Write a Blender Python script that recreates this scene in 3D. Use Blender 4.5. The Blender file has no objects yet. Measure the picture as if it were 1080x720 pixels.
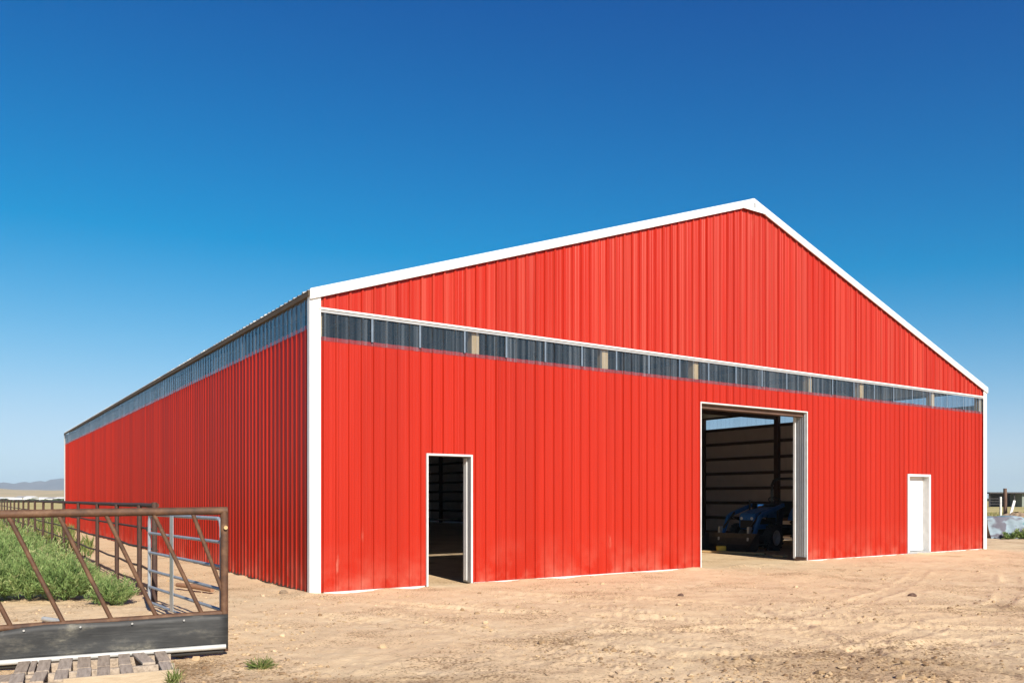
import bpy, math, random
import numpy as np
from mathutils import Vector, Matrix
random.seed(11)
R = math.radians
sc = bpy.context.scene
col = sc.collection

# ------------------------------------------------------------------ basic frame
CAM_H = 1.5
F = 874.0                                   # focal length in pixels of a 1080-wide picture
C0 = Vector((-3.12, 12.85, 0.0))            # near ground corner of the barn
YAW = math.atan2(.559, .829)
U = Vector((math.cos(YAW), math.sin(YAW), 0))       # along the gable wall
V = Vector((-math.sin(YAW), math.cos(YAW), 0))      # along the long wall
W, L = 20.47, 34.0
ZE = 4.66                                   # eave (roof underside at the wall line)
ZP = 8.10
SL = (ZP - ZE) / (W / 2)
SUN_EL = R(31)
sun_h = (V + U * 0.15).normalized()       # the way the light travels, flat
SUN_DIR = Vector((sun_h.x * math.cos(SUN_EL), sun_h.y * math.cos(SUN_EL), -math.sin(SUN_EL)))

def ground_at(px, D):                       # plan position at depth D under picture column px
    return ((px - 540) / F * D, D)

# ------------------------------------------------------------------ noise
_rng = np.random.RandomState(5)
_perm = _rng.permutation(512)
_perm = np.concatenate([_perm, _perm, _perm])
_gr = _rng.uniform(0, 2 * np.pi, 512)
def perlin(x, y):
    xi = np.floor(x).astype(int); yi = np.floor(y).astype(int)
    xf = x - xi; yf = y - yi
    def g(i, j, dx, dy):
        a = _gr[_perm[(_perm[i & 511] + j) & 511]]
        return np.cos(a) * dx + np.sin(a) * dy
    u = xf ** 3 * (xf * (xf * 6 - 15) + 10); v = yf ** 3 * (yf * (yf * 6 - 15) + 10)
    n00 = g(xi, yi, xf, yf); n10 = g(xi + 1, yi, xf - 1, yf)
    n01 = g(xi, yi + 1, xf, yf - 1); n11 = g(xi + 1, yi + 1, xf - 1, yf - 1)
    a = n00 + u * (n10 - n00); b = n01 + u * (n11 - n01)
    return a + v * (b - a)
def smooth(e0, e1, x):
    t = np.clip((x - e0) / (e1 - e0), 0, 1)
    return t * t * (3 - 2 * t)

# ------------------------------------------------------------------ materials
def mat(name):
    m = bpy.data.materials.new(name); m.use_nodes = True
    nt = m.node_tree
    return m, nt, nt.nodes['Principled BSDF']
def setp(b, **k):
    for n, v in k.items():
        n = {'rough': 'Roughness', 'metal': 'Metallic', 'spec': 'Specular IOR Level'}.get(n, n)
        b.inputs[n].default_value = v
def node(nt, typ, **k):
    n = nt.nodes.new(typ)
    for a, v in k.items(): setattr(n, a, v)
    return n
def coords(nt, scale=(1, 1, 1), kind='Object'):
    t = node(nt, 'ShaderNodeTexCoord'); mp = node(nt, 'ShaderNodeMapping')
    nt.links.new(t.outputs[kind], mp.inputs[0]); mp.inputs['Scale'].default_value = scale
    return mp.outputs[0]
def noise(nt, vec, scale, detail=3, rough=.55):
    n = node(nt, 'ShaderNodeTexNoise'); nt.links.new(vec, n.inputs['Vector'])
    n.inputs['Scale'].default_value = scale; n.inputs['Detail'].default_value = detail; n.inputs['Roughness'].default_value = rough
    return n.outputs['Fac']
def ramp(nt, fac, stops, interp='LINEAR'):
    r = node(nt, 'ShaderNodeValToRGB'); nt.links.new(fac, r.inputs[0]); r.color_ramp.interpolation = interp
    e = r.color_ramp.elements
    while len(e) < len(stops): e.new(0.5)
    for i, (p, c) in enumerate(stops):
        e[i].position = p; e[i].color = (c, c, c, 1) if isinstance(c, (int, float)) else (*c, 1)
    return r.outputs[0]
def mix(nt, fac, a, b, blend='MIX'):
    m = node(nt, 'ShaderNodeMix', data_type='RGBA', blend_type=blend)
    def put(i, v):
        if isinstance(v, (int, float)): m.inputs[i].default_value = v
        elif isinstance(v, tuple): m.inputs[i].default_value = (*v, 1)
        else: nt.links.new(v, m.inputs[i])
    put(0, fac); put(6, a); put(7, b)
    return m.outputs[2]
def math_n(nt, op, a, b=0.0):
    m = node(nt, 'ShaderNodeMath', operation=op)
    for i, v in ((0, a), (1, b)):
        if isinstance(v, (int, float)): m.inputs[i].default_value = v
        else: nt.links.new(v, m.inputs[i])
    return m.outputs[0]
def bump(nt, b, h, strength=.3, dist=.01, after=None):
    n = node(nt, 'ShaderNodeBump'); nt.links.new(h, n.inputs['Height'])
    n.inputs['Strength'].default_value = strength; n.inputs['Distance'].default_value = dist
    if after is not None: nt.links.new(after, n.inputs['Normal'])
    nt.links.new(n.outputs[0], b.inputs['Normal']); return n.outputs[0]

M = {}
def simple(key, c0, c1=None, rough=.6, metal=0., scale=6., bmp=.0, bscale=None, stretch=(1, 1, 1), spec=.5):
    m, nt, b = mat(key); setp(b, rough=rough, metal=metal, spec=spec)
    v = coords(nt, stretch)
    n = noise(nt, v, scale, 5, .6)
    c1 = c1 or tuple(x * .8 for x in c0)
    nt.links.new(ramp(nt, n, [(.3, c0), (.7, c1)]), b.inputs['Base Color'])
    nt.links.new(ramp(nt, noise(nt, v, scale * 2.3, 3), [(.3, max(0, rough - .08)), (.7, min(1, rough + .1))]), b.inputs['Roughness'])
    if bmp: bump(nt, b, noise(nt, v, bscale or scale * 4, 4), bmp, .01)
    M[key] = m
    return m

simple('white_trim', (.74, .74, .72), (.66, .655, .63), .42, scale=3)
simple('grey_trim', (.42, .42, .41), (.36, .36, .36), .38, .25, scale=4)
simple('galvanised', (.50, .54, .58), (.42, .46, .50), .38, .75, scale=14)
simple('gate_paint', (.29, .32, .35), (.20, .22, .25), .5, .1, scale=14)
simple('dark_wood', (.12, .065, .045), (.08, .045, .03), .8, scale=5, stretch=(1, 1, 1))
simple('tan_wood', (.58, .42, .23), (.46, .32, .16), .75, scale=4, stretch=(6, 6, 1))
simple('fascia_wood', (.11, .078, .045), (.075, .053, .032), .8, scale=4)
simple('rust_dark', (.065, .030, .018), (.038, .019, .013), .75, scale=14, bmp=.3)
simple('concrete', (.36, .35, .33), None, .85, scale=10, bmp=.2)
simple('tractor_blue', (.035, .18, .50), (.03, .15, .43), .32, scale=3)
simple('black_paint', (.02, .02, .021), (.03, .03, .03), .45, scale=5)
simple('rubber', (.028, .027, .026), (.05, .046, .042), .8, scale=6, bmp=.2)
simple('rim_grey', (.55, .54, .52), (.42, .41, .39), .4, .3, scale=8)
simple('bucket_steel', (.075, .06, .05), (.045, .036, .03), .5, .5, scale=7)
simple('lens', (.85, .85, .82), None, .12, scale=3)
simple('amber', (.75, .28, .03), None, .2, scale=3)
simple('yellow_paint', (.65, .43, .03), None, .45, scale=6)
simple('straw_board', (.55, .38, .18), (.42, .27, .12), .8, scale=5, stretch=(1, 8, 8))
simple('white_board', (.72, .71, .68), (.60, .58, .55), .6, scale=5)
simple('pvc', (.50, .495, .47), (.36, .35, .32), .45, scale=4)
simple('stone', (.28, .20, .13), (.20, .14, .09), .9, scale=6, bmp=.5)
simple('log_wood', (.33, .17, .09), (.24, .12, .065), .85, scale=5, stretch=(1, 8, 8), bmp=.4)
simple('old_post', (.15, .085, .055), (.09, .05, .035), .85, scale=5, bmp=.4)
simple('shed_dark', (.06, .052, .05), (.04, .035, .033), .8, scale=3)
simple('shed_green', (.22, .25, .21), None, .7, scale=3)
simple('far_white', (.80, .80, .78), (.70, .70, .68), .6, scale=.5)
simple('far_roof', (.42, .41, .40), None, .6, scale=.5)
simple('far_tree', (.06, .085, .035), (.045, .06, .025), .9, scale=1)
simple('seam', (.14, .18, .23), None, .4)
simple('reveal_white', (.62, .62, .60), None, .5)
simple('bolt_steel', (.7, .7, .68), None, .3, .7, scale=9)

# rusty pipe
m, nt, b = mat('rust'); setp(b, rough=.72)
v = coords(nt); n = noise(nt, v, 7, 6, .65)
nt.links.new(ramp(nt, n, [(.28, (.035, .018, .010)), (.5, (.090, .040, .018)), (.68, (.155, .082, .040)), (.8, (.17, .12, .075))]), b.inputs['Base Color'])
bump(nt, b, noise(nt, v, 60, 4), .3, .004); M['rust'] = m

# red painted ribbed steel
def red_steel(key, c):
    m, nt, b = mat(key); setp(b, rough=.36, spec=.3)
    v = coords(nt)
    s = node(nt, 'ShaderNodeSeparateXYZ'); nt.links.new(v, s.inputs[0])
    # every sheet is .914 m wide: slight change of tone from sheet to sheet
    k = math_n(nt, 'FLOOR', math_n(nt, 'DIVIDE', math_n(nt, 'ADD', s.outputs[0], math_n(nt, 'ADD', s.outputs[1], .03)), .858))
    wn = node(nt, 'ShaderNodeTexWhiteNoise', noise_dimensions='1D'); nt.links.new(k, wn.inputs['W'])
    vs = coords(nt, (3.2, 3.2, .12)); st = noise(nt, vs, 1.6, 4, .6)
    hsv = node(nt, 'ShaderNodeHueSaturation'); hsv.inputs['Color'].default_value = (*c, 1)
    val = math_n(nt, 'ADD', math_n(nt, 'MULTIPLY', wn.outputs[0], .09), .955)
    val = math_n(nt, 'ADD', val, math_n(nt, 'MULTIPLY', math_n(nt, 'SUBTRACT', st, .5), .30))
    nt.links.new(val, hsv.inputs['Value'])
    # dust thrown up on the foot of the wall, and a few pale rubbed marks
    dn = noise(nt, coords(nt, (1.3, 1.3, 1.3)), 1.4, 5, .65)
    hz = ramp(nt, s.outputs[2], [(0.0, 1.0), (.28, .35), (.9, .0)])
    dust = math_n(nt, 'MULTIPLY', hz, ramp(nt, dn, [(.42, 0.), (.75, .38)]))
    rub = ramp(nt, noise(nt, coords(nt, (3.4, 3.4, .55)), 1.1, 6, .7), [(.655, 0.), (.76, .40)])
    low = ramp(nt, s.outputs[2], [(0.0, 1.0), (.9, .8), (1.0, .35)])
    f = math_n(nt, 'MAXIMUM', dust, math_n(nt, 'MULTIPLY', rub, low))
    # pale streaks painted in for sky reflections on the upper sheets
    refl_streak = ramp(nt, noise(nt, coords(nt, (5.5, 5.5, .03)), 1.7, 5, .7), [(.45, 0.), (.72, .42)])
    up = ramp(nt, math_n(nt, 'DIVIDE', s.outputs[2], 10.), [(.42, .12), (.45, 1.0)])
    cc = mix(nt, math_n(nt, 'MULTIPLY', refl_streak, up), hsv.outputs[0], (.52, .125, .085))
    cc = mix(nt, f, cc, (.62, .30, .21))
    rr = math_n(nt, 'ADD', math_n(nt, 'MULTIPLY', st, .18), .26)
    rrf = math_n(nt, 'ADD', rr, math_n(nt, 'MULTIPLY', f, .3))
    nm = bump(nt, b, noise(nt, coords(nt, (2.4, 2.4, .35)), 1.5, 2, .4), .8, .014)   # oil-canning of thin sheet
    setp(b, spec=0.)
    b.inputs['Roughness'].default_value = .5
    gl = node(nt, 'ShaderNodeBsdfGlossy'); nt.links.new(rrf, gl.inputs['Roughness']); nt.links.new(nm, gl.inputs['Normal'])
    lw = node(nt, 'ShaderNodeLayerWeight'); lw.inputs[0].default_value = .5
    fr = math_n(nt, 'ADD', math_n(nt, 'MULTIPLY', math_n(nt, 'POWER', lw.outputs['Facing'], 2.0), .075), .026)
    ms = node(nt, 'ShaderNodeMixShader'); nt.links.new(fr, ms.inputs[0]); nt.links.new(b.outputs[0], ms.inputs[1]); nt.links.new(gl.outputs[0], ms.inputs[2])
    df = node(nt, 'ShaderNodeBsdfDiffuse'); nt.links.new(cc, df.inputs[0]); nt.links.new(nm, df.inputs['Normal']); nt.links.new(df.outputs[0], ms.inputs[1])
    nt.links.new(ms.outputs[0], nt.nodes['Material Output'].inputs[0])
    M[key] = m
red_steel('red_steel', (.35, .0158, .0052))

# inside liner colour of the sheets is the bare primer, roof is bare galvalume
simple('primer', (.82, .71, .66), (.74, .64, .59), .6, scale=2)
simple('roof_steel', (.42, .42, .40), (.36, .36, .34), .4, .6, scale=2)
simple('roof_under', (.42, .42, .42), (.36, .36, .36), .6, .0, scale=2)

# clear corrugated sheet
m, nt, b = mat('clear_sheet')
out = nt.nodes['Material Output']
tr = node(nt, 'ShaderNodeBsdfTransparent'); tr.inputs[0].default_value = (.72, .75, .78, 1)
gl = node(nt, 'ShaderNodeBsdfGlossy'); gl.inputs['Roughness'].default_value = .10; gl.inputs[0].default_value = (.95, .97, 1, 1)
df = node(nt, 'ShaderNodeBsdfDiffuse'); df.inputs[0].default_value = (.52, .60, .68, 1)
lw = node(nt, 'ShaderNodeLayerWeight'); lw.inputs[0].default_value = .5
frv = math_n(nt, 'ADD', math_n(nt, 'MULTIPLY', math_n(nt, 'POWER', lw.outputs['Facing'], 4.0), .85), .06)
m1 = node(nt, 'ShaderNodeMixShader'); m2 = node(nt, 'ShaderNodeMixShader')
dm = ramp(nt, noise(nt, coords(nt, (9, 9, .05)), 1.6, 4, .65), [(.38, .015), (.55, .06), (.72, .20)])  # upright stripes mixed in for the light the ribs catch
nt.links.new(dm, m1.inputs[0]); nt.links.new(tr.outputs[0], m1.inputs[1]); nt.links.new(df.outputs[0], m1.inputs[2])
nt.links.new(frv, m2.inputs[0]); nt.links.new(m1.outputs[0], m2.inputs[1]); nt.links.new(gl.outputs[0], m2.inputs[2])
nt.links.new(m2.outputs[0], out.inputs[0]); M['clear'] = m

# conveyor rubber on the feed panel
m, nt, b = mat('belt'); setp(b, rough=.62)
v = coords(nt, (.8, .8, 1.6)); n = noise(nt, v, 3.2, 7, .7)
st = noise(nt, coords(nt, (.6, .6, 9)), 5, 5, .65)
c = ramp(nt, n, [(.32, (.010, .010, .010)), (.52, (.024, .024, .023)), (.60, (.06, .056, .046)), (.74, (.22, .20, .15))])
nt.links.new(mix(nt, ramp(nt, st, [(.5, 0.), (.78, .4)]), c, (.10, .097, .088)), b.inputs['Base Color'])
bump(nt, b, st, .25, .006); M['belt'] = m

# weathered pallet boards
m, nt, b = mat('pallet_wood'); setp(b, rough=.85)
oi = node(nt, 'ShaderNodeObjectInfo')
n = noise(nt, coords(nt, (14, 1.6, 14)), 3.0, 6, .65)
c = ramp(nt, n, [(.25, (.17, .135, .10)), (.5, (.36, .295, .23)), (.78, (.50, .42, .33))])
nt.links.new(mix(nt, math_n(nt, 'MULTIPLY', oi.outputs['Random'], .5), c, mix(nt, 1.0, c, (.80, .70, .58), 'MULTIPLY')), b.inputs['Base Color'])
bump(nt, b, n, .5, .006); M['pallet'] = m
simple('pallet_fresh', (.44, .35, .24), (.34, .26, .17), .8, scale=6, stretch=(1.5, 12, 12), bmp=.3)

# leaves
def leaf_mat(key, stops):
    m, nt, b = mat(key)
    out = nt.nodes['Material Output']
    a = node(nt, 'ShaderNodeAttribute', attribute_name='tone')
    c = ramp(nt, a.outputs['Fac'], stops)
    setp(b, rough=.65, spec=.25); nt.links.new(c, b.inputs['Base Color'])
    t = node(nt, 'ShaderNodeBsdfTranslucent'); nt.links.new(c, t.inputs[0])
    ms = node(nt, 'ShaderNodeMixShader'); ms.inputs[0].default_value = .28
    nt.links.new(b.outputs[0], ms.inputs[1]); nt.links.new(t.outputs[0], ms.inputs[2]); nt.links.new(ms.outputs[0], out.inputs[0])
    M[key] = m
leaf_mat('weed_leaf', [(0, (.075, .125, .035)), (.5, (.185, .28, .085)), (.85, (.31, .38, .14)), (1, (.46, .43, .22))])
leaf_mat('grass_leaf', [(0, (.06, .10, .02)), (.6, (.15, .20, .05)), (1, (.34, .30, .13))])
leaf_mat('dry_grass', [(0, (.16, .17, .06)), (.5, (.30, .27, .10)), (1, (.45, .37, .18))])

# tarp
m, nt, b = mat('tarp'); setp(b, rough=.7, spec=.2)
v = coords(nt, (.8, 1, 1.2)); n = noise(nt, v, 1.1, 3, .5)
c = ramp(nt, n, [(.0, (.06, .17, .19)), (.41, (.08, .19, .21)), (.44, (.22, .28, .31)), (.50, (.24, .30, .34)), (.54, (.12, .115, .14)), (.59, (.11, .105, .125)), (.64, (.20, .26, .30))])
nt.links.new(c, b.inputs['Base Color']); bump(nt, b, noise(nt, v, 9, 4), .4, .03); M['tarp'] = m

# ground
m, nt, b = mat('soil'); setp(b, rough=.95, spec=.15)
v = coords(nt)
n1 = noise(nt, v, .45, 6, .62); n2 = noise(nt, v, 3.5, 6, .68); n3 = noise(nt, v, 26, 5, .7)
sand = ramp(nt, n2, [(.25, (.58, .41, .235)), (.5, (.675, .507, .31)), (.75, (.72, .56, .36))])
sand = mix(nt, ramp(nt, n1, [(.38, 0.), (.66, .75)]), sand, (.66, .455, .265))
sand = mix(nt, ramp(nt, n3, [(.55, 0.), (.8, .4)]), sand, (.38, .255, .145))
da = node(nt, 'ShaderNodeAttribute', attribute_name='damp')
dmask = ramp(nt, math_n(nt, 'MULTIPLY', da.outputs['Fac'], math_n(nt, 'ADD', n2, math_n(nt, 'MULTIPLY', n3, .9))), [(.42, 0.), (.80, .62)])
sand = mix(nt, dmask, sand, ramp(nt, n3, [(.35, (.20, .12, .06)), (.65, (.38, .255, .14))]))
sp = noise(nt, v, 34, 3, .6); spm = noise(nt, v, .9, 5, .65)
sk = math_n(nt, 'ADD', sp, math_n(nt, 'ADD', math_n(nt, 'MULTIPLY', math_n(nt, 'SUBTRACT', spm, .5), .75), math_n(nt, 'MULTIPLY', da.outputs['Fac'], .10)))
sand = mix(nt, ramp(nt, sk, [(.60, 0.), (.68, .8)]), sand, (.20, .12, .055))
fa = node(nt, 'ShaderNodeAttribute', attribute_name='field')
n4 = noise(nt, coords(nt, (.03, .12, .05)), 1.0, 5, .6)
fieldc = ramp(nt, n4, [(.3, (.38, .31, .10)), (.5, (.52, .41, .18)), (.62, (.30, .27, .09)), (.75, (.56, .46, .24))])
nt.links.new(mix(nt, fa.outputs['Fac'], sand, fieldc), b.inputs['Base Color'])
hb = math_n(nt, 'ADD', math_n(nt, 'MULTIPLY', n2, .6), math_n(nt, 'MULTIPLY', n3, .5))
nf = noise(nt, v, 90, 4, .7)
bump(nt, b, math_n(nt, 'ADD', hb, math_n(nt, 'MULTIPLY', nf, .25)), .7, .04); M['soil'] = m

m, nt, b = mat('clod'); setp(b, rough=.95, spec=.1)
a = node(nt, 'ShaderNodeAttribute', attribute_name='tone')
nt.links.new(ramp(nt, a.outputs['Fac'], [(0, (.20, .125, .07)), (.5, (.40, .28, .16)), (1, (.58, .43, .27))]), b.inputs['Base Color']); M['clod'] = m
simple('litter', (.14, .085, .045), (.30, .20, .10), .9, scale=8)
simple('tan_hill', (.52, .38, .20), (.36, .29, .14), .95, scale=.02)
m, nt, b = mat('blue_mountain'); setp(b, rough=.95, spec=.1)
nt.links.new(ramp(nt, noise(nt, coords(nt, (.004, .004, .01)), 1., 5), [(.3, (.15, .16, .16)), (.7, (.24, .23, .21))]), b.inputs['Base Color']); M['mountain'] = m

# ------------------------------------------------------------------ mesh builder
class MB:
    def __init__(s): s.v = []; s.f = []
    def face(s, pts):
        i = len(s.v); s.v += [tuple(p) for p in pts]; s.f.append(tuple(range(i, i + len(pts))))
    def box(s, x0, x1, y0, y1, z0, z1):
        i = len(s.v)
        s.v += [(x, y, z) for z in (z0, z1) for y in (y0, y1) for x in (x0, x1)]
        for q in ((0, 2, 3, 1), (4, 5, 7, 6), (0, 1, 5, 4), (2, 6, 7, 3), (0, 4, 6, 2), (1, 3, 7, 5)):
            s.f.append(tuple(i + k for k in q))
        return s
    def bar(s, p0, p1, w, h, up=(0, 0, 1)):
        p0 = Vector(p0); p1 = Vector(p1); d = (p1 - p0).normalized(); up = Vector(up)
        a = d.cross(up)
        if a.length < 1e-4: a = d.cross(Vector((1, 0, 0)))
        a.normalize(); c = a.cross(d)
        i = len(s.v)
        for p in (p0, p1):
            for (sa, sc_) in ((-1, -1), (1, -1), (1, 1), (-1, 1)): s.v.append(tuple(p + a * (sa * w / 2) + c * (sc_ * h / 2)))
        for q in ((0, 3, 2, 1), (4, 5, 6, 7), (0, 1, 5, 4), (1, 2, 6, 5), (2, 3, 7, 6), (3, 0, 4, 7)): s.f.append(tuple(i + k for k in q))
        return s
    def tube(s, pts, r, n=10, cap=True):
        pts = [Vector(p) for p in pts]; rings = []
        rs = r if isinstance(r, (list, tuple)) else [r] * len(pts)
        ref = None
        for k, p in enumerate(pts):
            d = (pts[min(k + 1, len(pts) - 1)] - pts[max(k - 1, 0)]).normalized()
            if ref is None:
                ref = d.cross(Vector((0, 0, 1)))
                if ref.length < .1: ref = d.cross(Vector((1, 0, 0)))
            a = (ref - d * ref.dot(d)).normalized(); c = d.cross(a); ref = a
            i = len(s.v); rings.append(i)
            for j in range(n):
                t = 2 * math.pi * j / n
                s.v.append(tuple(p + (a * math.cos(t) + c * math.sin(t)) * rs[k]))
        for a, b_ in zip(rings, rings[1:]):
            for j in range(n): s.f.append((a + j, a + (j + 1) % n, b_ + (j + 1) % n, b_ + j))
        if cap:
            s.f.append(tuple(rings[0] + j for j in reversed(range(n)))); s.f.append(tuple(rings[-1] + j for j in range(n)))
        return s
    def prism(s, poly, a, b_, plane='xz'):
        n = len(poly); i = len(s.v)
        def P(p, t):
            return {'xz': (p[0], t, p[1]), 'xy': (p[0], p[1], t), 'yz': (t, p[0], p[1])}[plane]
        s.v += [P(p, a) for p in poly] + [P(p, b_) for p in poly]
        s.f.append(tuple(i + k for k in range(n))); s.f.append(tuple(i + n + k for k in reversed(range(n))))
        for k in range(n): s.f.append((i + k, i + n + k, i + n + (k + 1) % n, i + (k + 1) % n))
        return s
    def ring(s, prof, n=32, axis='y', c=(0, 0, 0)):        # lathe of closed profile [(radius, along)]
        i = len(s.v); m_ = len(prof)
        for j in range(n):
            t = 2 * math.pi * j / n
            for (r, y) in prof:
                a, b_ = r * math.cos(t), r * math.sin(t)
                p = (a, y, b_) if axis == 'y' else (a, b_, y)
                s.v.append((p[0] + c[0], p[1] + c[1], p[2] + c[2]))
        for j in range(n):
            for k in range(m_):
                s.f.append((i + j * m_ + k, i + j * m_ + (k + 1) % m_, i + ((j + 1) % n) * m_ + (k + 1) % m_, i + ((j + 1) % n) * m_ + k))
        return s
    def build(s, name, material, parent=None, smooth=False, bevel=0, fix=True, loc=None):
        me = bpy.data.meshes.new(name); me.from_pydata(s.v, [], s.f)
        me.materials.append(material)
        o = bpy.data.objects.new(name, me); col.objects.link(o)
        if fix:
            import bmesh
            bm = bmesh.new(); bm.from_mesh(me); bmesh.ops.recalc_face_normals(bm, faces=bm.faces); bm.to_mesh(me); bm.free()
        if smooth:
            me.polygons.foreach_set('use_smooth', [True] * len(me.polygons))
            try: me.set_sharp_from_angle(angle=R(40))
            except Exception: pass
        if bevel:
            md = o.modifiers.new('edge', 'BEVEL'); md.width = bevel; md.segments = 2; md.limit_method = 'ANGLE'
        if parent: o.parent = parent
        if loc: o.location = loc
        return o

def tag(o, label=None, cat=None, group=None, kind=None):
    for k, v_ in (('label', label), ('category', cat), ('group', group), ('kind', kind)):
        if v_: o[k] = v_
    return o
def thing(name, label, cat, loc=(0, 0, 0), rz=0, group=None):
    o = bpy.data.objects.new(name, None); col.objects.link(o); o.empty_display_size = .2
    o.location = loc; o.rotation_euler = (0, 0, rz)
    return tag(o, label, cat, group)
def copy_tree(o, parent=None):
    c = o.copy(); col.objects.link(c)
    if parent: c.parent = parent
    for ch in list(o.children): copy_tree(ch, c)
    return c

# ================================================================== GROUND
def ground_fn(x, y):
    r = np.hypot(x, y)
    near = 1 - smooth(45, 90, r)
    h = .045 * perlin(x * .22 + 3.1, y * .22) + .03 * perlin(x * .8, y * .8 + 7) + .016 * perlin(x * 2.3 + 9, y * 2.3) + .010 * perlin(x * 5.7, y * 5.7 + 2) + .0055 * perlin(x * 13, y * 13)
    # rough churned patches
    rough = smooth(-.05, .35, perlin(x * .33 + 20, y * .33 + 11))
    h = h + rough * (.022 * np.abs(perlin(x * 4.1 + 1, y * 4.1)) + .014 * np.abs(perlin(x * 9.3, y * 9.3 + 5)))
    # wheel tracks: arcs (centre, radius), two ruts each, with lugs
    tr = np.zeros_like(x)
    for (cx, cy, rad, a0, a1, ph) in ((9.5, 33.0, 22.2, -2.35, -1.0, 0.), (9.5, 33.0, 23.9, -2.35, -1.0, .3), (15.0, 2.0, 9.6, 1.6, 3.1, .1), (15.0, 2.0, 11.2, 1.6, 3.1, .6), (-9., -3.5, 15.5, .3, 1.25, .2), (-9., -3.5, 17.0, .3, 1.25, .7), (-1.5, 26.0, 17.0, -1.5, -.5, .4), (-1.5, 26.0, 18.5, -1.5, -.5, .4)):
        dx, dy = x - cx, y - cy
        d = np.abs(np.hypot(dx, dy) - rad + .12 * perlin(x * .5, y * .5)); ang = np.arctan2(dy, dx)
        on = smooth(a0, a0 + .15, ang) * (1 - smooth(a1 - .15, a1, ang)) * (.5 + .8 * np.clip(perlin(x * .9 + ph * 9, y * .9) + .35, 0, 1))
        rut = (1 - smooth(.10, .2, d)) * on
        berm = np.exp(-((d - .24) / .07) ** 2) * on
        lug = .5 + .5 * np.sign(np.sin(ang * rad * 2 * math.pi / .16 + d * 25))
        h = h - .018 * rut + .012 * berm + .010 * rut * lug
        tr = np.maximum(tr, rut)
    for (x0, y0, x1, y1, gap) in ((-2.3, 11.0, 1.0, 6.6, 1.45), (5.4, 6.8, 3.9, 13.5, 1.5), (-.6, 13.2, 4.6, 8.4, 1.5), (8.9, 17.5, 2.2, 9.2, 1.6)):
        ln = math.hypot(x1 - x0, y1 - y0); tx, ty = (x1 - x0) / ln, (y1 - y0) / ln
        a = (x - x0) * tx + (y - y0) * ty; c = -(x - x0) * ty + (y - y0) * tx + .45 * np.sin(a * .35 + x0) + .05 * perlin(a * .8 + x0 * 3, a * 0 + y0)
        on = smooth(-.5, .3, a) * (1 - smooth(ln - .4, ln + .4, a)) * np.clip(.55 + 1.3 * perlin(a * .55 + x0 * 7, c * .4), 0, 1)
        for off in (0, gap):
            d = np.abs(c - off)
            rut = (1 - smooth(.11, .17, d)) * on
            lug = .5 + .5 * np.tanh(4 * np.sin(a * 2 * math.pi / .13 + d * 30))
            h = h - .016 * rut + .012 * np.exp(-((d - .2) / .05) ** 2) * on + .013 * rut * lug
            tr = np.maximum(tr, rut * .9)
    # keep it level under and right around the barn
    rx, ry = x - C0.x, y - C0.y
    u = rx * U.x + ry * U.y; w = rx * V.x + ry * V.y
    dist = np.maximum(np.maximum(-u, u - W), np.maximum(-w, w - L))
    flat = smooth(-.1, 2.2, dist)
    h = h * (.12 + .88 * flat)
    h = h + .02 * np.exp(-(np.maximum(dist, 0) / .35) ** 2) * (dist > 0) * (.9 + 2.6 * perlin(x * 1.7, y * 1.7))
    h = h * near
    # damp / dark earth patches
    dm = np.exp(-(((x - 3.2) / 2.6) ** 2 + ((y - 7.4) / 1.1) ** 2)) * .74
    dm = np.maximum(dm, np.exp(-(((x + 1.2) / 2.4) ** 2 + ((y - 6.6) / .55) ** 2)) * .85)
    dm = np.maximum(dm, np.exp(-(((x + 3.0) / .7) ** 2 + ((y - 7.2) / .7) ** 2)) * .95)
    dm = np.maximum(dm, np.exp(-(((x - 7.5) / 2.2) ** 2 + ((y - 11.2) / 1.0) ** 2)) * .75)
    dm = np.maximum(dm, np.exp(-(((x - 1.0) / 2.2) ** 2 + ((y - 8.9) / .8) ** 2)) * .5)
    dm = np.maximum(dm, .42 * smooth(.1, .5, perlin(x * .4 + 50, y * .7)))
    dm = np.clip(dm + .16 * tr, 0, 1)
    # beyond the yard the dirt gives way to dry pasture
    left = smooth(30, 46, w + 3 * perlin(x * .1, y * .1)) * smooth(1.0, 3.5, -u)
    pen = smooth(15.5, 20, w + 1.0 * perlin(x * .6, y * .6)) * smooth(2.6, 4.2, -u) * .8
    right = smooth(30, 33, y - .1 * x + 6 * perlin(x * .05, y * .05)) * smooth(22, 27, u)
    field = np.clip(np.maximum(np.maximum(left, pen), np.maximum(right, smooth(70, 100, r))), 0, 1)
    return h, dm, field
def gz(x, y): return float(ground_fn(np.array([x]), np.array([y]))[0][0])

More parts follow.
